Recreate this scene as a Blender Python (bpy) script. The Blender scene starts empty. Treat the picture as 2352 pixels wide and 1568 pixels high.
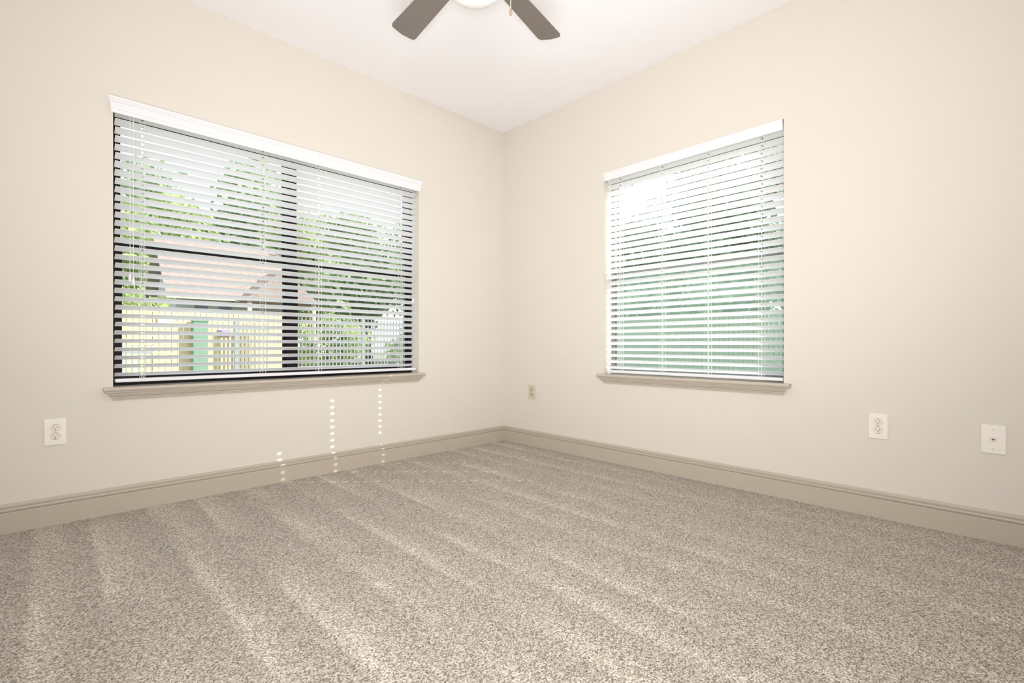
import bpy, bmesh, math, random
from mathutils import Vector, Matrix
random.seed(7)
C = bpy.context.scene.collection
sc = bpy.context.scene
sc.view_settings.view_transform = 'Standard'
sc.view_settings.look = 'None'
PI = math.pi
H = 2.74

# ------------------------------------------------------------------ materials
def srgb(r, g, b):
    f = lambda c: (c/255/12.92) if c/255 <= .04045 else ((c/255+.055)/1.055)**2.4
    return (f(r), f(g), f(b), 1)
def new_mat(name):
    m = bpy.data.materials.new(name); m.use_nodes = True
    nt = m.node_tree; b = nt.nodes['Principled BSDF']
    return m, nt, b
def mat(name, col, rough=.6, metal=0, bump=0, scale=60, var=0, emit=0, spec=.4, trans=0):
    m, nt, b = new_mat(name)
    b.inputs['Base Color'].default_value = col
    b.inputs['Roughness'].default_value = rough
    b.inputs['Metallic'].default_value = metal
    b.inputs['Specular IOR Level'].default_value = spec
    if emit:
        b.inputs['Emission Color'].default_value = col
        b.inputs['Emission Strength'].default_value = emit
    tc = nt.nodes.new('ShaderNodeTexCoord')
    n = nt.nodes.new('ShaderNodeTexNoise'); n.inputs['Scale'].default_value = scale; n.inputs['Detail'].default_value = 3
    nt.links.new(tc.outputs['Object'], n.inputs['Vector'])
    if bump:
        bp = nt.nodes.new('ShaderNodeBump'); bp.inputs['Strength'].default_value = bump; bp.inputs['Distance'].default_value = .002
        nt.links.new(n.outputs['Fac'], bp.inputs['Height']); nt.links.new(bp.outputs['Normal'], b.inputs['Normal'])
    if var:
        mx = nt.nodes.new('ShaderNodeMix'); mx.data_type = 'RGBA'
        mx.inputs[6].default_value = tuple(c*(1-var) for c in col[:3]) + (1,)
        mx.inputs[7].default_value = tuple(min(1, c*(1+var)) for c in col[:3]) + (1,)
        nt.links.new(n.outputs['Fac'], mx.inputs[0]); nt.links.new(mx.outputs[2], b.inputs['Base Color'])
    if trans:
        tr = nt.nodes.new('ShaderNodeBsdfTranslucent'); tr.inputs[0].default_value = col
        ms = nt.nodes.new('ShaderNodeMixShader'); ms.inputs[0].default_value = trans
        nt.links.new(b.outputs[0], ms.inputs[1]); nt.links.new(tr.outputs[0], ms.inputs[2])
        nt.links.new(ms.outputs[0], nt.nodes['Material Output'].inputs[0])
    return m

M = {}
M['wall'] = mat('wall_paint', srgb(221, 214, 205), .85, bump=.10, scale=140, spec=.2)
M['ceiling'] = mat('ceiling_paint', srgb(247, 245, 247), .9, bump=.10, scale=120, spec=.1)
M['trim'] = mat('trim_paint', srgb(188, 178, 163), .45, bump=.03, scale=30)
M['sill'] = mat('sill_paint', srgb(194, 183, 170), .4, bump=.03, scale=30)
M['blind'] = mat('blind_white', srgb(234, 234, 237), .45, bump=.04, scale=20)
M['slat'] = mat('slat_white', srgb(250, 250, 251), .45, bump=.04, scale=20, trans=.38)
M['cord'] = mat('cord_white', srgb(240, 238, 234), .8)
M['bronze'] = mat('bronze_frame', srgb(26, 23, 24), .55, metal=.1, var=.15, scale=20, spec=.2)
M['glareframe'] = mat('bronze_frame_glare', srgb(124, 128, 126), .4, metal=.2, var=.1, scale=20)  # bronze frame lightened to grey: window glare put into its colour
M['plate'] = mat('plate_white', srgb(238, 232, 223), .35)
M['recept'] = mat('recept_white', srgb(230, 223, 213), .35)
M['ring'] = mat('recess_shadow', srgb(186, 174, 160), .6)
M['plate_tan'] = mat('plate_almond', srgb(205, 194, 170), .4)
M['recept_tan'] = mat('recept_almond', srgb(188, 176, 152), .4)
M['slot'] = mat('slot_dark', srgb(108, 96, 88), .6)
M['screw'] = mat('screw_metal', srgb(208, 202, 193), .35, metal=.2)
M['fan_metal'] = mat('fan_nickel', srgb(175, 170, 165), .3, metal=.9)
M['bowl'] = mat('frosted_glass', srgb(244, 243, 243), .35)
M['fob'] = mat('fob_wood', srgb(168, 142, 126), .5, var=.2)
M['chain'] = mat('chain_brass', srgb(225, 215, 200), .35, metal=.3)
M['fence_wood'] = mat('fence_wood', srgb(202, 184, 150), .8, var=.2, scale=6)
M['fence_dark'] = mat('fence_dark_wood', srgb(142, 146, 136), .85, var=.25, scale=6)
M['picket'] = mat('picket_metal', srgb(140, 146, 146), .5, var=.15)
M['green_box'] = mat('green_metal', srgb(112, 142, 122), .5, var=.1)
M['sign'] = mat('sign_white', srgb(235, 228, 235), .5)
M['sign_purple'] = mat('sign_purple', srgb(160, 142, 176), .5)
M['house'] = mat('house_siding', srgb(182, 184, 188), .8, var=.1, scale=4)
M['roof'] = mat('roof_shingle', srgb(150, 132, 124), .9, var=.35, scale=7, bump=.3)
M['fascia'] = mat('fascia', srgb(205, 190, 160), .7)
M['hglass'] = mat('house_glass', srgb(90, 105, 120), .15)
M['bark'] = mat('bark', srgb(112, 98, 86), .9, var=.3, scale=8, bump=.4)
M['ground'] = mat('ground_grass', srgb(150, 152, 126), .95, var=.35, scale=1.5)

def leaf_mat(name, c1, c2):
    m, nt, b = new_mat(name)
    oi = nt.nodes.new('ShaderNodeTexCoord')
    n = nt.nodes.new('ShaderNodeTexNoise'); n.inputs['Scale'].default_value = 1.3; n.inputs['Detail'].default_value = 4
    nt.links.new(oi.outputs['Object'], n.inputs['Vector'])
    r = nt.nodes.new('ShaderNodeValToRGB')
    r.color_ramp.elements[0].position = .35; r.color_ramp.elements[0].color = c1
    r.color_ramp.elements[1].position = .65; r.color_ramp.elements[1].color = c2
    nt.links.new(n.outputs['Fac'], r.inputs[0]); nt.links.new(r.outputs[0], b.inputs['Base Color'])
    b.inputs['Roughness'].default_value = .6
    tr = nt.nodes.new('ShaderNodeBsdfTranslucent'); nt.links.new(r.outputs[0], tr.inputs['Color'])
    mx = nt.nodes.new('ShaderNodeMixShader'); mx.inputs[0].default_value = .4
    nt.links.new(b.outputs[0], mx.inputs[1]); nt.links.new(tr.outputs[0], mx.inputs[2])
    nt.links.new(mx.outputs[0], nt.nodes['Material Output'].inputs[0])
    return m
M['leaf_light'] = leaf_mat('leaf_light', srgb(132, 156, 104), srgb(210, 222, 150))
M['leaf_mid'] = leaf_mat('leaf_mid', srgb(116, 142, 112), srgb(178, 198, 144))
M['leaf_dark'] = leaf_mat('leaf_dark', srgb(136, 154, 138), srgb(192, 206, 184))

def thin(name, tint, gloss, opacity):
    m = bpy.data.materials.new(name); m.use_nodes = True
    nt = m.node_tree; nt.nodes.clear()
    out = nt.nodes.new('ShaderNodeOutputMaterial')
    t = nt.nodes.new('ShaderNodeBsdfTransparent'); t.inputs[0].default_value = tint
    g = nt.nodes.new('ShaderNodeBsdfGlossy' if gloss else 'ShaderNodeBsdfTranslucent')
    g.inputs['Color'].default_value = (1, 1, 1, 1) if gloss else srgb(184, 216, 200)
    if gloss: g.inputs['Roughness'].default_value = .02
    mx = nt.nodes.new('ShaderNodeMixShader'); mx.inputs[0].default_value = opacity
    nt.links.new(t.outputs[0], mx.inputs[1]); nt.links.new(g.outputs[0], mx.inputs[2]); nt.links.new(mx.outputs[0], out.inputs[0])
    return m
M['glass'] = thin('window_glass', (.98, .99, .985, 1), True, .02)
M['screen'] = thin('insect_mesh', (.95, .975, .96, 1), False, .08)

def blade_mat():
    m, nt, b = new_mat('blade_wood')
    tc = nt.nodes.new('ShaderNodeTexCoord'); mp = nt.nodes.new('ShaderNodeMapping'); mp.inputs['Scale'].default_value = (3, 60, 3)
    n = nt.nodes.new('ShaderNodeTexNoise'); n.inputs['Scale'].default_value = 2; n.inputs['Detail'].default_value = 5
    nt.links.new(tc.outputs['Object'], mp.inputs[0]); nt.links.new(mp.outputs[0], n.inputs['Vector'])
    r = nt.nodes.new('ShaderNodeValToRGB')
    r.color_ramp.elements[0].color = srgb(110, 100, 95); r.color_ramp.elements[1].color = srgb(128, 118, 112)
    nt.links.new(n.outputs['Fac'], r.inputs[0]); nt.links.new(r.outputs[0], b.inputs['Base Color'])
    b.inputs['Roughness'].default_value = .4
    return m
M['blade'] = blade_mat()

def carpet_mat():
    m, nt, b = new_mat('carpet')
    L = nt.links.new; N = nt.nodes.new
    tc = N('ShaderNodeTexCoord')
    def noise(scale, det, src=None, rough=.5):
        n = N('ShaderNodeTexNoise'); n.inputs['Scale'].default_value = scale; n.inputs['Detail'].default_value = det
        n.inputs['Roughness'].default_value = rough
        L(src or tc.outputs['Object'], n.inputs['Vector']); return n
    def math_(op, a, bb):
        q = N('ShaderNodeMath'); q.operation = op
        for i, v in enumerate((a, bb)):
            if isinstance(v, (int, float)): q.inputs[i].default_value = v
            elif v is not None: L(v, q.inputs[i])
        return q.outputs[0]
    wn = noise(90, 2)
    vm = N('ShaderNodeVectorMath'); vm.operation = 'MULTIPLY_ADD'
    L(wn.outputs['Color'], vm.inputs[0]); vm.inputs[1].default_value = (.008, .008, .008); L(tc.outputs['Object'], vm.inputs[2])
    vo = N('ShaderNodeTexVoronoi'); vo.inputs['Scale'].default_value = 275; L(vm.outputs[0], vo.inputs['Vector'])
    sc_ = N('ShaderNodeSeparateColor'); L(vo.outputs['Color'], sc_.inputs[0])
    n1 = noise(220, 3, rough=.7)
    tone = math_('ADD', math_('MULTIPLY', sc_.outputs[0], .55), math_('MULTIPLY', n1.outputs['Fac'], .45))
    r = N('ShaderNodeValToRGB'); cr = r.color_ramp
    cr.elements[0].position = .20; cr.elements[0].color = srgb(110, 98, 86)
    cr.elements[1].position = .80; cr.elements[1].color = srgb(232, 226, 215)
    e = cr.elements.new(.36); e.color = srgb(154, 143, 130)
    e = cr.elements.new(.54); e.color = srgb(189, 179, 167)
    L(tone, r.inputs[0])
    sp = N('ShaderNodeSeparateXYZ'); L(tc.outputs['Object'], sp.inputs[0])
    wob = noise(1.2, 1)
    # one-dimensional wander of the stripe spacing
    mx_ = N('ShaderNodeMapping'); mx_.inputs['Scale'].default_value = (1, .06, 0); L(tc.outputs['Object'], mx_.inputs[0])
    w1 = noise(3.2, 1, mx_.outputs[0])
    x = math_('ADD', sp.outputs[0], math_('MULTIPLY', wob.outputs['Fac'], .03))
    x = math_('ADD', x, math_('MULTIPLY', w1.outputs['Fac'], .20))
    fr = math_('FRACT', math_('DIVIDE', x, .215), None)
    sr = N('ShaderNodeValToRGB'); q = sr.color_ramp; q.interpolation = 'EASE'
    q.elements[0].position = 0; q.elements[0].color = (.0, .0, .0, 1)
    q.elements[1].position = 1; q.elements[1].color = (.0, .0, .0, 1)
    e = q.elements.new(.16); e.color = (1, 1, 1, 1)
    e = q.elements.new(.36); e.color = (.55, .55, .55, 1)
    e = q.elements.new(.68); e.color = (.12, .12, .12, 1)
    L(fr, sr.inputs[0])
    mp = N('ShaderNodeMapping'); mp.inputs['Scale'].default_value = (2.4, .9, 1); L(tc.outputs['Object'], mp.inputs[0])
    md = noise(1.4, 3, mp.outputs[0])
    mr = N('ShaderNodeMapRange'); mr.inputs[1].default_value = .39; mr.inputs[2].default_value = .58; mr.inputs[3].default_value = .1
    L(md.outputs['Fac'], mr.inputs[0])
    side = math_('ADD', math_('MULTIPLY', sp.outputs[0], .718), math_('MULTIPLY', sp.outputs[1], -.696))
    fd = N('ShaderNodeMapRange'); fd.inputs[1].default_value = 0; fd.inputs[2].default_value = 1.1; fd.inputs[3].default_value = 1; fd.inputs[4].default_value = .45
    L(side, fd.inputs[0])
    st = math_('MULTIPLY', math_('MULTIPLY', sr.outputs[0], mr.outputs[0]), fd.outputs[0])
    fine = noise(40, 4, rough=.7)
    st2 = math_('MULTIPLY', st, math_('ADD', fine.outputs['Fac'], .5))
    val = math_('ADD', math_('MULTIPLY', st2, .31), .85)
    big = noise(30, 3, rough=.6)
    val = math_('MULTIPLY', val, math_('ADD', math_('MULTIPLY', big.outputs['Fac'], .2), .9))
    mul = N('ShaderNodeVectorMath'); mul.operation = 'SCALE'
    L(r.outputs[0], mul.inputs[0]); L(val, mul.inputs['Scale'])
    L(mul.outputs[0], b.inputs['Base Color'])
    b.inputs['Roughness'].default_value = .95; b.inputs['Specular IOR Level'].default_value = .1
    b.inputs['Sheen Weight'].default_value = .1
    bp = N('ShaderNodeBump'); bp.inputs['Strength'].default_value = .5; bp.inputs['Distance'].default_value = .003
    L(tone, bp.inputs['Height']); L(bp.outputs['Normal'], b.inputs['Normal'])
    return m
M['carpet'] = carpet_mat()

# ------------------------------------------------------------------ mesh helpers
def box(bm, x0, x1, y0, y1, z0, z1):
    v = [bm.verts.new((x, y, z)) for x in (x0, x1) for y in (y0, y1) for z in (z0, z1)]
    for f in ((0,1,3,2),(4,6,7,5),(0,4,5,1),(2,3,7,6),(0,2,6,4),(1,5,7,3)):
        bm.faces.new([v[i] for i in f])
    return v
def rbox(bm, x0, x1, y0, y1, z0, z1, r=.002, seg=2):
    t = bmesh.new(); box(t, x0, x1, y0, y1, z0, z1)
    bmesh.ops.bevel(t, geom=t.edges[:], offset=r, segments=seg, affect='EDGES', profile=.5)
    merge(bm, t)
def merge(bm, t, mtx=None):
    if mtx: bmesh.ops.transform(t, matrix=mtx, verts=t.verts[:])
    me = bpy.data.meshes.new('tmp'); t.to_mesh(me); t.free(); bm.from_mesh(me); bpy.data.meshes.remove(me)
def tube(bm, p, q, r, seg=8, r2=None):
    p, q = Vector(p), Vector(q); d = q-p
    t = bmesh.new()
    bmesh.ops.create_cone(t, cap_ends=True, segments=seg, radius1=r, radius2=r if r2 is None else r2, depth=d.length)
    mt = Matrix.Translation((p+q)/2) @ d.to_track_quat('Z', 'Y').to_matrix().to_4x4()
    merge(bm, t, mt)
def lathe(bm, prof, cx, cy, seg=32):
    rings = []
    for r, z in prof:
        rings.append([bm.verts.new((cx+max(r, 1e-4)*math.cos(2*PI*i/seg), cy+max(r, 1e-4)*math.sin(2*PI*i/seg), z)) for i in range(seg)])
    for a, b in zip(rings, rings[1:]):
        for i in range(seg):
            j = (i+1) % seg; bm.faces.new((a[i], a[j], b[j], b[i]))
    bm.faces.new(rings[0][::-1]); bm.faces.new(rings[-1])
def profile(bm, pts, s0, s1, to, m0=0, m1=0):
    """extrude closed outline of (n, z) from s0 to s1; ends are mitred: s0 - m0*n, s1 + m1*n"""
    a = [bm.verts.new(to(s0-m0*n, n, z)) for n, z in pts]
    b = [bm.verts.new(to(s1+m1*n, n, z)) for n, z in pts]
    k = len(pts)
    for i in range(k):
        j = (i+1) % k; bm.faces.new((a[i], a[j], b[j], b[i]))
    bm.faces.new(a[::-1]); bm.faces.new(b)
TL = lambda s, n, z: (s, -n, z)       # wall along X (room side is -Y)
TR = lambda s, n, z: (-n, s, z)       # wall along Y (room side is -X)

def obj(name, bm, m, parent=None, smooth=False, origin=None):
    bmesh.ops.recalc_face_normals(bm, faces=bm.faces[:])
    xs = [v.co.x for v in bm.verts]; ys = [v.co.y for v in bm.verts]; zs = [v.co.z for v in bm.verts]
    o0 = Vector(origin) if origin else Vector(((min(xs)+max(xs))/2, (min(ys)+max(ys))/2, min(zs)))
    bmesh.ops.translate(bm, verts=bm.verts[:], vec=-o0)
    me = bpy.data.meshes.new(name); bm.to_mesh(me); bm.free()
    me.materials.append(m)
    if smooth:
        for p in me.polygons: p.use_smooth = True
    o = bpy.data.objects.new(name, me); C.objects.link(o)
    if parent:
        o.parent = parent; pw = Vector((0, 0, 0)); q = parent
        while q: pw = pw + Vector(q.location); q = q.parent
        o.location = o0 - pw
    else: o.location = o0
    return o
def tag(o, label=None, cat=None, group=None, kind=None):
    for k, v in (('label', label), ('category', cat), ('group', group), ('kind', kind)):
        if v: o[k] = v
    return o
def empty(name, loc, label=None, cat=None, group=None, kind=None):
    o = bpy.data.objects.new(name, None); C.objects.link(o); o.location = loc; o.empty_display_size = .1
    return tag(o, label, cat, group, kind)
def struct(name, bm, m, label=None, cat=None):
    return tag(obj(name, bm, m), label, cat, None, 'structure')

# ------------------------------------------------------------------ room shell
X0, Y0, T = -4.05, -4.25, .2
WL = (-2.70, -.89, .616, 2.10)         # left window opening: x0 x1 z0 z1
WR = (-2.274, -1.074, .616, 2.105)     # right window opening: y0 y1 z0 z1
b = bmesh.new(); box(b, X0-T, T, Y0-T, T, -.1, 0)
struct('floor', b, M['carpet'], 'speckled taupe carpet floor with pale vacuum stripes', 'floor')
b = bmesh.new(); box(b, X0-T, T, Y0-T, T, H, H+.2)
struct('ceiling', b, M['ceiling'], 'smooth white painted ceiling above the room', 'ceiling')
def wall_open(to, s0, s1, w):
    b = bmesh.new()
    for a0, a1, z0, z1 in ((s0, w[0], 0, H), (w[1], s1, 0, H), (w[0], w[1], 0, w[2]), (w[0], w[1], w[3], H)):
        p, q = to(a0, 0, z0), to(a1, -T, z1)
        box(b, min(p[0], q[0]), max(p[0], q[0]), min(p[1], q[1]), max(p[1], q[1]), z0, z1)
    bmesh.ops.remove_doubles(b, verts=b.verts[:], dist=1e-5)
    return b
struct('wall_left', wall_open(TL, X0-T, T, WL), M['wall'], 'cream painted wall with the wide window', 'wall')
struct('wall_right', wall_open(TR, Y0-T, 0, WR), M['wall'], 'cream painted wall with the narrower window', 'wall')
b = bmesh.new(); box(b, X0-T, X0, Y0-T, 0, 0, H); struct('wall_back_left', b, M['wall'], 'cream wall behind the viewpoint', 'wall')
b = bmesh.new(); box(b, X0, 0, Y0-T, Y0, 0, H); struct('wall_back', b, M['wall'], 'cream wall opposite the wide window', 'wall')
BP = [(0, 0), (.016, 0), (.016, .092), (.0155, .094), (.008, .0945), (.008, .099), (.0145, .0995), (.0155, .105), (.0135, .1105), (.0075, .111), (.0075, .1155), (.0105, .116), (.0105, .121), (.008, .127), (.005, .131), (0, .131)]
b = bmesh.new(); profile(b, BP, X0, 0, TL, 0, -1); struct('baseboard_left', b, M['trim'], 'beige moulded baseboard below the wide window', 'baseboard')
b = bmesh.new(); profile(b, BP, Y0, 0, TR, 0, -1); struct('baseboard_right', b, M['trim'], 'beige moulded baseboard below the narrower window', 'baseboard')

# ------------------------------------------------------------------ windows
def window(name, to, w, mull, label, screen, fm):
    s0, s1, z0, z1 = w; zb = .636
    mid = (s0+s1)/2
    root = empty(name, to(mid, -.12, zb), label, 'window', None, 'structure')
    def bb(bm, a0, a1, n0, n1, c0, c1):
        p, q = to(a0, n0, c0), to(a1, n1, c1)
        box(bm, min(p[0], q[0]), max(p[0], q[0]), min(p[1], q[1]), max(p[1], q[1]), c0, c1)
    fw = .032 if mull else .026
    b = bmesh.new()
    bb(b, s0, s0+fw, -.10, -.17, zb, z1); bb(b, s1-fw, s1, -.10, -.17, zb, z1)
    bb(b, s0+fw, s1-fw, -.10, -.17, zb, zb+.022); bb(b, s0+fw, s1-fw, -.10, -.17, z1-.03, z1)
    obj('window_frame', b, fm, root)
    spans = [(s0+fw, s1-fw)]
    if mull:
        b = bmesh.new(); bb(b, mid-.032, mid+.032, -.098, -.172, zb+.022, z1-.03)
        obj('mullion', b, fm, root)
        spans = [(s0+fw, mid-.032), (mid+.032, s1-fw)]
    zm = 1.378
    for a0, a1 in spans:
        for lo, c0, c1, n in ((True, zb+.022, zm+.018, -.118), (False, zm-.016, z1-.03, -.146)):
            b = bmesh.new(); e = .014 if lo else .010
            bb(b, a0, a0+e, n, n-.02, c0, c1); bb(b, a1-e, a1, n, n-.02, c0, c1)
            bb(b, a0+e, a1-e, n, n-.02, c0, c0+(.024)); bb(b, a0+e, a1-e, n, n-.02, c1-.03, c1)
            s = obj('lower_sash' if lo else 'upper_sash', b, fm, root)
            b = bmesh.new(); bb(b, a0+e, a1-e, n-.008, n-.012, c0+.024, c1-.03)
            obj('glass_pane', b, M['glass'], s)
            if lo and screen:
                b = bmesh.new(); bb(b, a0+.002, a1-.002, -.175, -.176, zb, zm)
                obj('insect_screen', b, M['screen'], root)
    # stool and apron
    b = bmesh.new(); bb(b, s0, s1, 0, -.2, zb-.02, zb)
    h0, h1 = s0-.04, s1+.03
    profile(b, [(0, zb-.02), (.046, zb-.02), (.051, zb-.016), (.053, zb-.01), (.051, zb-.004), (.046, zb), (0, zb)], h0, h1, to)
    obj('window_sill', b, M['sill'], root)
    b = bmesh.new(); a = zb-.02
    profile(b, [(0, a), (.040, a), (.040, a-.006), (.034, a-.010), (.030, a-.018), (.024, a-.026), (.016, a-.030), (.016, a-.034), (.012, a-.038), (.010, a-.046), (0, a-.046)], h0+.045, h1-.045, to, .9, .9)
    obj('apron_moulding', b, M['sill'], root)
    return root
window('window_1', TL, WL, True, 'wide dark-framed double window with central mullion', False, M['bronze'])
window('window_2', TR, WR, False, 'narrower single sash window in the right-hand wall', True, M['glareframe'])

# ------------------------------------------------------------------ blinds
def blind(to, w, ladders, label, over, ztop, zbot, cords, tilt=25, cnt=31):
    s0, s1 = w[0], w[1]; nc = -.045
    mid = (s0+s1)/2; ladders = sorted(ladders)
    root = empty('window_blind', to(mid, nc, zbot), label, 'blind')
    def bb(bm, a0, a1, n0, n1, c0, c1, r=None):
        p, q = to(a0, n0, c0), to(a1, n1, c1)
        (rbox if r else box)(bm, min(p[0], q[0]), max(p[0], q[0]), min(p[1], q[1]), max(p[1], q[1]), c0, c1, *([r] if r else []))
    # valance with small crown profile
    vh = .074 if over else .056
    zt, zv = ztop, ztop-vh; k = vh/.088
    o = .004 if over else -.004
    P = [(o, 0), (o+.008, 0), (o+.010, .004), (o+.010, .020), (o+.013, .024), (o+.013, .040), (o+.016, .046), (o+.020, .056),
         (o+.026, .064), (o+.026, .070), (o+.030, .074), (o+.030, .088), (o, .088)]
    P = [(n if over else o+(n-o)*.5, zv+z*k) for n, z in P]
    b = bmesh.new()
    if over: profile(b, P, s0-.002, s1-.002, to, .55, .55)
    else: profile(b, P, s0+.004, s1-.004, to)
    obj('valance', b, M['blind'], root)
    b = bmesh.new(); bb(b, s0+.008, s1-.008, -.012, -.068, zt-.034, zt-.008); obj('head_rail', b, M['blind'], root)
    # slats
    a0, a1 = s0+.010, s1-.010; hw = .0255; th = .0028
    b = bmesh.new()
    sb = [a0]
    for l in ladders: sb += [l-.0055, l+.0055]
    sb.append(a1)
    nb = [-hw, -hw+.003, -.010, .010, hw-.003, hw]
    zlo, zhi = zbot+.040, zt-.056
    zs = [zlo+(zhi-zlo)*i/cnt for i in range(cnt+1)]
    ct0, st0 = math.cos(math.radians(tilt)), math.sin(math.radians(tilt))
    for k, zc in enumerate(zs):
        tj = random.uniform(-1.5, 1.5); ct, st = math.cos(math.radians(tilt+tj)), math.sin(math.radians(tilt+tj))
        js = random.uniform(-.0015, .0015)
        def P3(s, n, top):
            hh = th/2 if abs(n) < hw-.001 else th/4
            h = hh if top else -hh
            h += .0015*(1-(n/hw)**2)
            return to(s+js, nc+n*ct-h*st, zc+n*st+h*ct)
        g = {}
        for i, s in enumerate(sb):
            for j, n in enumerate(nb):
                for t_ in (0, 1): g[i, j, t_] = b.verts.new(P3(s, n, t_))
        ni, nj = len(sb)-1, len(nb)-1
        hole = lambda i, j: (i < 0 or j < 0 or i >= ni or j >= nj) or (i % 2 == 1 and j == 2)
        for i in range(ni):
            for j in range(nj):
                if hole(i, j): continue
                b.faces.new((g[i,j,1], g[i+1,j,1], g[i+1,j+1,1], g[i,j+1,1]))
                b.faces.new((g[i,j,0], g[i,j+1,0], g[i+1,j+1,0], g[i+1,j,0]))
                for di, dj, A, B in ((-1,0,(i,j),(i,j+1)), (1,0,(i+1,j+1),(i+1,j)), (0,-1,(i+1,j),(i,j)), (0,1,(i,j+1),(i+1,j+1))):
                    if hole(i+di, j+dj):
                        b.faces.new((g[A+(0,)], g[A+(1,)], g[B+(1,)], g[B+(0,)]))
    obj('slats', b, M['slat'], root)
    b = bmesh.new(); bb(b, a0, a1, nc+.025, nc-.025, zbot, zbot+.018, .004); obj('bottom_rail', b, M['blind'], root)
    for l in ladders:
        b = bmesh.new()
        for n in (.0262, -.0262):
            for ds in (-.008, .008):
                tube(b, to(l+ds, nc+n, zbot+.01), to(l+ds, nc+n, zt-.034), .0009, 5)
        tube(b, to(l, nc, zbot+.01), to(l, nc, zt-.034), .0008, 5)
        for zc in zs:
            tube(b, to(l-.008, nc+.0262, zc+.0262*st0-.003), to(l-.008, nc-.0262, zc-.0262*st0-.003), .0006, 4)
        obj('ladder_cord', b, M['cord'], root)
    for (s, n, zend, off) in cords:
        b = bmesh.new()
        tube(b, to(s, n, zend), to(s, n, zt-.034), .0012, 6)
        cd = obj('lift_cord', b, M['cord'], root)
        b = bmesh.new(); p = to(s, n, zend)
        lathe(b, [(.003, zend+.004), (.005, zend), (.006, zend-.012), (.0075, zend-.032), (.006, zend-.036)], p[0], p[1], 12)
        obj('tassel', b, M['blind'], cd)
    return root
blind(TL, WL, [-2.577, -1.985, -1.64, -1.015], 'wide white slatted blind in the dark double window', True, 2.093, .656,
      [(-2.632, -.010, 1.21, 0), (-2.618, -.010, 1.195, 0), (-.935, -.010, 1.20, 0)], 23)
blind(TR, WR, [-1.185, -1.515, -1.83, -2.145], 'narrower white slatted blind, brightly sunlit, in right-hand window', False, 2.102, .645,
      [(-1.110, -.010, 1.38, 0), (-1.120, -.010, 1.36, 0)], 25)

# ------------------------------------------------------------------ wall plates
def plate(name, to, s, z, label, cat, tan=False, phone=False, w=.078, h=.124, group=None):
    pm, rm = (M['plate_tan'], M['recept_tan']) if tan else (M['plate'], M['recept'])
    root = empty(name, to(s, 0, z-h/2), label, cat, group)
    def bb(bm, a0, a1, n0, n1, c0, c1, r):
        p, q = to(a0, n0, c0), to(a1, n1, c1)
        rbox(bm, min(p[0], q[0]), max(p[0], q[0]), min(p[1], q[1]), max(p[1], q[1]), c0, c1, r)
    b = bmesh.new(); bb(b, s-w/2, s+w/2, 0, .006, z-h/2, z+h/2, .0022)
    obj('cover_plate', b, pm, root)
    def disc(bm, ds, dz, r, n0, n1, flat=None):
        pts = []
        for i in range(28):
            a = 2*PI*i/28; x, y = r*math.cos(a), r*math.sin(a)
            if flat: y = max(-flat, min(flat, y))
            pts.append((x, y))
        A = [bm.verts.new(to(s+ds+x, n0, z+dz+y)) for x, y in pts]; B = [bm.verts.new(to(s+ds+x, n1, z+dz+y)) for x, y in pts]
        for i in range(28):
            j = (i+1) % 28; bm.faces.new((A[i], A[j], B[j], B[i]))
        bm.faces.new(A[::-1]); bm.faces.new(B)
    if phone:
        b = bmesh.new(); bb(b, s-.011, s+.011, .005, .0085, z-.011, z+.011, .001); j = obj('phone_jack', b, rm, root)
        b = bmesh.new(); bb(b, s-.005, s+.005, .008, .0089, z-.002, z+.003, .0002); bb(b, s-.0025, s+.0025, .008, .0089, z-.0045, z-.0015, .0002)
        obj('jack_opening', b, M['slot'], j)
        for dz in (.042, -.042):
            b = bmesh.new(); disc(b, 0, dz, .0035, .005, .0072); obj('screw', b, M['screw'], root)
    else:
        for dz in (.0195, -.0195):
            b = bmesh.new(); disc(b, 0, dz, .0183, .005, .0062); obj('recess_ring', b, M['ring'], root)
            b = bmesh.new(); disc(b, 0, dz, .0172, .005, .0082, .0145); r = obj('receptacle', b, rm, root)
            b = bmesh.new()
            bb(b, s-.0078, s-.0056, .008, .0086, z+dz-.001, z+dz+.008, .0002); bb(b, s+.0056, s+.0078, .008, .0086, z+dz, z+dz+.007, .0002)
            disc(b, 0, dz-.0075, .0026, .008, .0086)
            obj('slots', b, M['slot'], r)
        b = bmesh.new(); disc(b, 0, 0, .0032, .005, .0072); obj('screw', b, M['screw'], root)
    return root
plate('wall_outlet', TL, -2.912, .437, 'white duplex outlet at far left, on the wide window\'s wall', 'outlet')
plate('wall_outlet', TR, -.348, .452, 'small almond coloured outlet near the room corner', 'outlet', tan=True, w=.074, h=.117)
plate('wall_outlet', TR, -2.698, .449, 'white duplex outlet between the narrower window and phone jack', 'outlet')
plate('phone_jack_plate', TR, -3.10, .440, 'white wall plate with one small phone jack', 'phone jack', phone=True)

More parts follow.
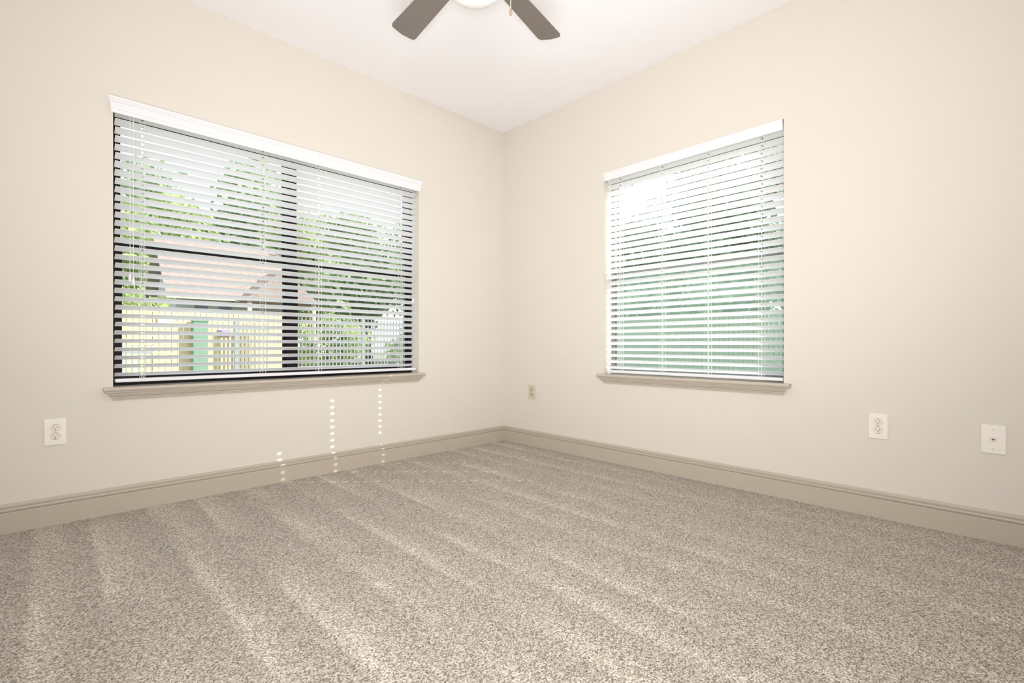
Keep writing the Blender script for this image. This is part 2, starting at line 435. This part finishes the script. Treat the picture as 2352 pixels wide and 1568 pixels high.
# ------------------------------------------------------------------ ceiling fan
FX, FY = -1.686, -1.625
fan = empty('ceiling_fan', (FX, FY, 2.24), 'ceiling fan with dark brown blades and white light bowl', 'ceiling fan')
b = bmesh.new(); lathe(b, [(.02, 2.66), (.045, 2.67), (.065, 2.70), (.07, H)], FX, FY); obj('canopy', b, M['fan_metal'], fan, True)
b = bmesh.new(); tube(b, (FX, FY, 2.52), (FX, FY, 2.68), .012, 16); obj('downrod', b, M['fan_metal'], fan, True)
b = bmesh.new(); lathe(b, [(.06, 2.37), (.115, 2.39), (.145, 2.42), (.15, 2.46), (.14, 2.50), (.09, 2.53), (.03, 2.545)], FX, FY); obj('motor_housing', b, M['fan_metal'], fan, True)
b = bmesh.new(); lathe(b, [(.03, 2.272), (.07, 2.277), (.105, 2.293), (.13, 2.316), (.138, 2.35), (.134, 2.352), (.1, 2.356), (.05, 2.37)], FX, FY); obj('light_bowl', b, M['bowl'], fan, True)
for k in range(5):
    ang = math.radians(12.9+72*k)
    R = Matrix.Translation((FX, FY, 2.45)) @ Matrix.Rotation(ang, 4, 'Z') @ Matrix.Rotation(math.radians(11), 4, 'X')
    out = []
    r0, r1, w0, w1, cr = .20, .656, .052, .066, .022
    out += [(r0, -w0+.015), (r0+.015, -w0)]
    n = 6
    for i in range(n+1):
        a = -PI/2+PI/2*i/n; out.append((r1-cr+cr*math.cos(a)-.004, -(w1-cr)+cr*math.sin(a)))
    out.append((r1+.003, 0))
    for i in range(n+1):
        a = PI/2*i/n; out.append((r1-cr+cr*math.cos(a)-.004, (w1-cr)+cr*math.sin(a)))
    out += [(r0+.015, w0), (r0, w0-.015)]
    t = bmesh.new()
    A = [t.verts.new((x, y, -.003)) for x, y in out]; B = [t.verts.new((x, y, .003)) for x, y in out]
    t.faces.new(A[::-1]); t.faces.new(B)
    for i in range(len(out)):
        j = (i+1) % len(out); t.faces.new((A[i], A[j], B[j], B[i]))
    bmesh.ops.transform(t, matrix=R, verts=t.verts[:])
    bl = obj('blade', t, M['blade'], fan)
    t = bmesh.new(); rbox(t, .13, .27, -.018, .018, .003, .008, .002); rbox(t, .235, .27, -.035, .035, .003, .008, .002)
    bmesh.ops.transform(t, matrix=R, verts=t.verts[:])
    obj('blade_bracket', t, M['fan_metal'], bl)
cx, cy = FX+.148*.718, FY-.148*.696
b = bmesh.new(); tube(b, (cx, cy, 2.222), (cx, cy, 2.42), .0014, 6)
z = 2.225
while z < 2.40:
    t = bmesh.new(); bmesh.ops.create_icosphere(t, subdivisions=1, radius=.0022); merge(b, t, Matrix.Translation((cx, cy, z))); z += .006
ch = obj('pull_chain', b, M['chain'], fan)
b = bmesh.new(); lathe(b, [(.002, 2.196), (.0055, 2.199), (.007, 2.206), (.005, 2.214), (.0025, 2.224)], cx, cy, 14); obj('pull_knob', b, M['fob'], ch, True)

# ------------------------------------------------------------------ outside
b = bmesh.new(); box(b, -40, 60, -40, 60, -.3, -.1); struct('ground', b, M['ground'], 'grassy ground outside the windows', 'ground')

def wood_fence(a, bnd, fixed, to, m, hgt, label, name='wood_fence'):
    root = empty(name, to((a+bnd)/2, fixed, -.1), label, 'fence')
    def bb(bm, a0, a1, n0, n1, c0, c1):
        p, q = to(a0, n0, c0), to(a1, n1, c1); box(bm, min(p[0], q[0]), max(p[0], q[0]), min(p[1], q[1]), max(p[1], q[1]), c0, c1)
    b = bmesh.new(); s = a
    while s < bnd: bb(b, s, s+.125, fixed, fixed-.02, -.08, hgt+random.uniform(-.015, .015)); s += .14
    obj('plank_panel', b, m, root)
    for z in (.25, hgt-.3):
        b = bmesh.new(); bb(b, a, bnd, fixed-.02, fixed-.06, z, z+.09); obj('rail', b, m, root)
    s = a+.1
    while s < bnd: 
        b = bmesh.new(); bb(b, s, s+.09, fixed-.06, fixed-.15, -.1, hgt); obj('post', b, m, root); s += 2.4
def picket_fence(a, bnd, fixed, to, m, hgt, sp, label, name='metal_fence', cat='fence'):
    root = empty(name, to((a+bnd)/2, fixed, -.1), label, cat)
    def bb(bm, a0, a1, n0, n1, c0, c1):
        p, q = to(a0, n0, c0), to(a1, n1, c1); box(bm, min(p[0], q[0]), max(p[0], q[0]), min(p[1], q[1]), max(p[1], q[1]), c0, c1)
    b = bmesh.new(); s = a+sp
    while s < bnd-.02: bb(b, s, s+.03, fixed, fixed-.03, 0, hgt); s += sp
    obj('pickets', b, m, root)
    for z in (.1, hgt-.2):
        b = bmesh.new(); bb(b, a, bnd, fixed+.005, fixed-.035, z, z+.05); obj('rail', b, m, root)
    s = a
    while s < bnd+.01:
        b = bmesh.new(); bb(b, s, s+.08, fixed+.02, fixed-.06, -.1, hgt+.05); obj('post', b, m, root); s += max(1.2, (bnd-a)/max(1, round((bnd-a)/2.4)))
wood_fence(-6, 2.45, -13, TL, M['fence_wood'], 1.8, 'sunlit yellow wooden plank fence outside the wide window')
picket_fence(2.6, 10.5, -13, TL, M['picket'], 1.75, .13, 'grey metal picket fence seen right of the central mullion')
picket_fence(1.05, 2.05, -12.6, TL, M['picket'], 1.5, .11, 'grey picket gate in front of the wooden fence', 'metal_gate', 'gate')
picket_fence(-1.7, -1.05, -11.2, TL, M['picket'], .85, .12, 'short grey railing at the left before the wooden fence', 'railing', 'railing')
wood_fence(-6, 12, -12, TR, M['fence_dark'], 1.8, 'weathered dark plank fence outside the narrower window', 'plank_fence')
b = bmesh.new(); rbox(b, .05, .42, 12.72, 12.92, -.1, 1.5, .02); rbox(b, .03, .44, 12.70, 12.94, 1.5, 1.56, .015)
tag(obj('utility_cabinet', b, M['green_box']), 'tall green box standing before the wooden fence', 'cabinet')
for x, z, m, l in ((-.72, 1.45, 'sign', 'small white sign on wooden fence left of green box'), (.72, 1.1, 'sign_purple', 'small purple sign on wooden fence right of green box')):
    b = bmesh.new(); rbox(b, x, x+.32, 12.955, 12.995, z, z+.2, .005); tag(obj('fence_sign', b, M[m]), l, 'sign')

# house
hs = empty('house', (2.5, 20.5, -.1), 'low house with brown gabled roof beyond the wooden fence', 'house')
b = bmesh.new(); box(b, .6, 4.6, 18.4, 22.8, -.1, 2.8)
v = [b.verts.new(p) for p in ((.6, 18.4, 2.8), (.6, 22.8, 2.8), (.6, 20.6, 4.9), (4.6, 18.4, 2.8), (4.6, 22.8, 2.8), (4.6, 20.6, 4.9))]
b.faces.new(v[:3]); b.faces.new(v[3:]); 
obj('wall', b, M['house'], hs)
b = bmesh.new()
for sgn in (-1, 1):
    ys = 20.6+sgn*2.7
    q = [(.2, 20.6, 5.0), (5, 20.6, 5.0), (5, ys, 2.62), (.2, ys, 2.62)]
    A = [b.verts.new(p) for p in q]; B = [b.verts.new((p[0], p[1], p[2]+.12)) for p in q]
    b.faces.new(A); b.faces.new(B)
    for i in range(4): b.faces.new((A[i], A[(i+1) % 4], B[(i+1) % 4], B[i]))
rf = obj('roof', b, M['roof'], hs)
b = bmesh.new(); box(b, .2, 5, 17.86, 17.9, 2.55, 2.75); obj('fascia', b, M['fascia'], rf)
b = bmesh.new()
q = [(2.4, 16.6, 2.5), (5.2, 16.6, 2.5), (3.8, 16.6, 3.8), (2.4, 19.3, 2.5), (5.2, 19.3, 2.5), (3.8, 19.3, 3.8)]
V = [b.verts.new(p) for p in q]
for f in ((0, 1, 2), (3, 5, 4), (0, 2, 5, 3), (1, 4, 5, 2), (0, 3, 4, 1)): b.faces.new([V[i] for i in f])
obj('porch_roof', b, M['roof'], hs)
for x in (2.55, 4.95):
    b = bmesh.new(); box(b, x, x+.14, 16.7, 16.84, -.1, 2.5); obj('porch_post', b, M['fascia'], hs)
for x in (1.1, 1.9):
    b = bmesh.new(); box(b, x, x+.55, 18.34, 18.4, 1.5, 2.4); w_ = obj('window', b, M['fascia'], hs)
    b = bmesh.new(); box(b, x+.05, x+.5, 18.32, 18.35, 1.55, 2.35); obj('pane', b, M['hglass'], w_)

# trees
def foliage_mesh(name, rx, rz, n, size, nclump, m, z0):
    b = bmesh.new()
    cl = []
    for _ in range(nclump):
        while True:
            p = Vector((random.uniform(-1, 1), random.uniform(-1, 1), random.uniform(-1, 1)))
            if p.length < 1: break
        cl.append((Vector((p.x*rx, p.y*rx, z0+rz+p.z*rz)), random.uniform(.25, .42)*rx))
    for _ in range(n):
        c, r = random.choice(cl)
        d = Vector((random.gauss(0, 1), random.gauss(0, 1), random.gauss(0, 1))); d.normalize()
        p = c+d*r*(random.random()**.4)
        u = Vector((random.gauss(0, 1), random.gauss(0, 1), random.gauss(0, 1))).normalized()
        w = u.cross(Vector((random.gauss(0, 1), random.gauss(0, 1), random.gauss(0, 1)))).normalized()
        s = size*random.uniform(.6, 1.2)
        b.faces.new([b.verts.new(p+u*s), b.verts.new(p+w*s*.5), b.verts.new(p-u*s), b.verts.new(p-w*s*.5)])
    me = bpy.data.meshes.new(name); b.to_mesh(me); b.free(); me.materials.append(m); return me
def trunk_mesh(name, h, r):
    b = bmesh.new(); pts = [Vector((0, 0, 0))]
    for i in range(1, 6): pts.append(Vector((random.uniform(-.1, .1)*i*.6, random.uniform(-.1, .1)*i*.6, h*i/5)))
    for i in range(5): tube(b, pts[i], pts[i+1]+Vector((0, 0, .05)), r*(1-i*.15), 9, r*(1-(i+1)*.15))
    for i in range(9):
        p = pts[random.randint(2, 5)]; a = random.uniform(0, 2*PI); L_ = h*random.uniform(.25, .45)
        tube(b, p, p+Vector((math.cos(a)*L_*.7, math.sin(a)*L_*.7, L_*.6)), r*.35, 6, r*.1)
    me = bpy.data.meshes.new(name); b.to_mesh(me); b.free(); me.materials.append(M['bark']); return me
kinds = {
 'light': (foliage_mesh('foliage', 2.6, 2.7, 9000, .16, 34, M['leaf_light'], 1.3), trunk_mesh('trunk', 4.2, .2)),
 'mid': (foliage_mesh('foliage', 2.9, 3.1, 9000, .17, 32, M['leaf_mid'], 1.2), trunk_mesh('trunk', 4.8, .24)),
 'dark': (foliage_mesh('foliage', 2.4, 4.2, 14000, .14, 56, M['leaf_dark'], .5), trunk_mesh('trunk', 5, .22)),
 'bush': (foliage_mesh('foliage', 1.3, 1.0, 3000, .10, 16, M['leaf_light'], .0), trunk_mesh('stem', 1.2, .06)),
 'hedge': (foliage_mesh('foliage', 1.5, 1.8, 6500, .11, 34, M['leaf_dark'], .0), trunk_mesh('stem', 1.6, .07)),
}
def tree(kind, x, y, s, label, group, rz, cat='tree'):
    f, t = kinds[kind]
    low = kind in ('bush', 'hedge')
    root = empty('shrub' if low else 'tree', (x, y, -.1), label, cat, group)
    for nm, me in (('foliage', f), ('stem' if low else 'trunk', t)):
        o = bpy.data.objects.new(nm, me); C.objects.link(o); o.parent = root
    root.scale = (s, s, s); root.rotation_euler.z = rz
G1, G2 = 'trees beyond the wide window', 'trees beyond the narrower window'
tree('mid', -7.2, 25, 1.15, 'tree at far left of wide window, left of the house', G1, .3)
tree('light', .6, 28.5, 1.4, 'light green tree behind the left end of the house', G1, 1.3)
tree('mid', 6.6, 38, 2.0, 'tall mid green tree directly behind the house roof', G1, 2.3)
tree('light', 9.6, 26.0, 1.4, 'light green tree behind the right end of the house', G1, 3.3)
tree('mid', 8.4, 18.6, 1.0, 'mid green tree behind the picket fence, beside the mullion', G1, 4.3)
tree('light', 13.0, 15.4, .78, 'light green tree behind the middle of the picket fence', G1, 5.3)
tree('light', 16.6, 21.0, 1.2, 'light green tree at the right edge of wide window', G1, .9)
tree('bush', -1.2, 17, 1.3, 'rounded light green bush behind wooden fence, left of house', None, 0, 'shrub')
tree('bush', 4.9, 15.0, 1.0, 'small rounded bush behind the picket fence', None, 1, 'shrub')
tree('bush', 9.0, 15.2, 1.2, 'larger rounded bush behind the picket fence, farther right', None, 2, 'shrub')
tree('dark', 16.0, 9.8, 1.05, 'grey green tree at left side of narrower window', G2, .4)
tree('dark', 17.4, 4.2, 1.05, 'grey green tree in the middle of narrower window', G2, 1.7)
tree('dark', 18.4, -1.6, 1.05, 'grey green tree at right side of narrower window', G2, 2.9)
tree('dark', 23.6, 8.6, 1.3, 'grey green tree behind the gap between two others', G2, 3.9)
tree('dark', 25.0, 1.6, 1.3, 'grey green tree farther back at right of narrower window', G2, 5.1)
for i, (hy, lb) in enumerate(((7.2, 'grey green shrub over the plank fence, leftmost of four'), (4.0, 'grey green shrub over the plank fence, second from left'), (.8, 'grey green shrub over the plank fence, third from left'), (-2.4, 'grey green shrub over the plank fence, rightmost of four'))):
    tree('hedge', 13.8, hy, 1.0, lb, 'shrubs behind the plank fence', i*1.3, 'shrub')

# ------------------------------------------------------------------ light
w = bpy.data.worlds.new('sky'); sc.world = w; w.use_nodes = True
nt = w.node_tree; bg = nt.nodes['Background']
tc = nt.nodes.new('ShaderNodeTexCoord'); n = nt.nodes.new('ShaderNodeTexNoise'); n.inputs['Scale'].default_value = 3; n.inputs['Detail'].default_value = 5
r = nt.nodes.new('ShaderNodeValToRGB'); r.color_ramp.elements[0].position = .4; r.color_ramp.elements[0].color = (.68, .84, .99, 1)
r.color_ramp.elements[1].position = .6; r.color_ramp.elements[1].color = (.95, .98, 1, 1)
nt.links.new(tc.outputs['Generated'], n.inputs['Vector']); nt.links.new(n.outputs['Fac'], r.inputs[0]); nt.links.new(r.outputs[0], bg.inputs[0])
bg.inputs[1].default_value = 1.75
l = bpy.data.lights.new('sun', 'SUN'); l.energy = 8.5; l.angle = math.radians(.25); l.color = (1, .97, .92)
o = bpy.data.objects.new('sun', l); C.objects.link(o); o.location = (8, -8, 9)
o.rotation_euler = Vector((-1.065, 1, -.95)).to_track_quat('-Z', 'Y').to_euler()
def area(name, loc, target, size, e, col, spread=180):
    l = bpy.data.lights.new(name, 'AREA'); l.shape = 'DISK'; l.size = size; l.energy = e; l.color = col; l.spread = math.radians(spread)
    o = bpy.data.objects.new(name, l); C.objects.link(o); o.location = loc
    o.rotation_euler = (Vector(target)-Vector(loc)).to_track_quat('-Z', 'Y').to_euler()
area('flash', (-3.05, -3.25, .80), (-.6, -.6, 1.6), .3, 25, (1, .995, .985), 120)
area('ceiling_bounce', (-2.8, -3.0, .4), (-1.9, -2.1, 2.74), 1.3, 25, (1, .99, .985), 130)
area('fill_light', (-3.5, -3.7, 1.6), (0, 0, .3), .9, 28, (1, .993, .985), 120)  # fill lamp added behind the camera, not a fixture of the room

# ------------------------------------------------------------------ camera
cam = bpy.data.cameras.new('camera'); co = bpy.data.objects.new('camera', cam); C.objects.link(co)
cam.sensor_width = 36; cam.lens = 1111/2352*36; cam.shift_y = 8/2352; cam.clip_start = .05
co.location = (-2.954, -3.153, .848); co.rotation_euler = (PI/2, 0, math.radians(-44.115))
sc.camera = co
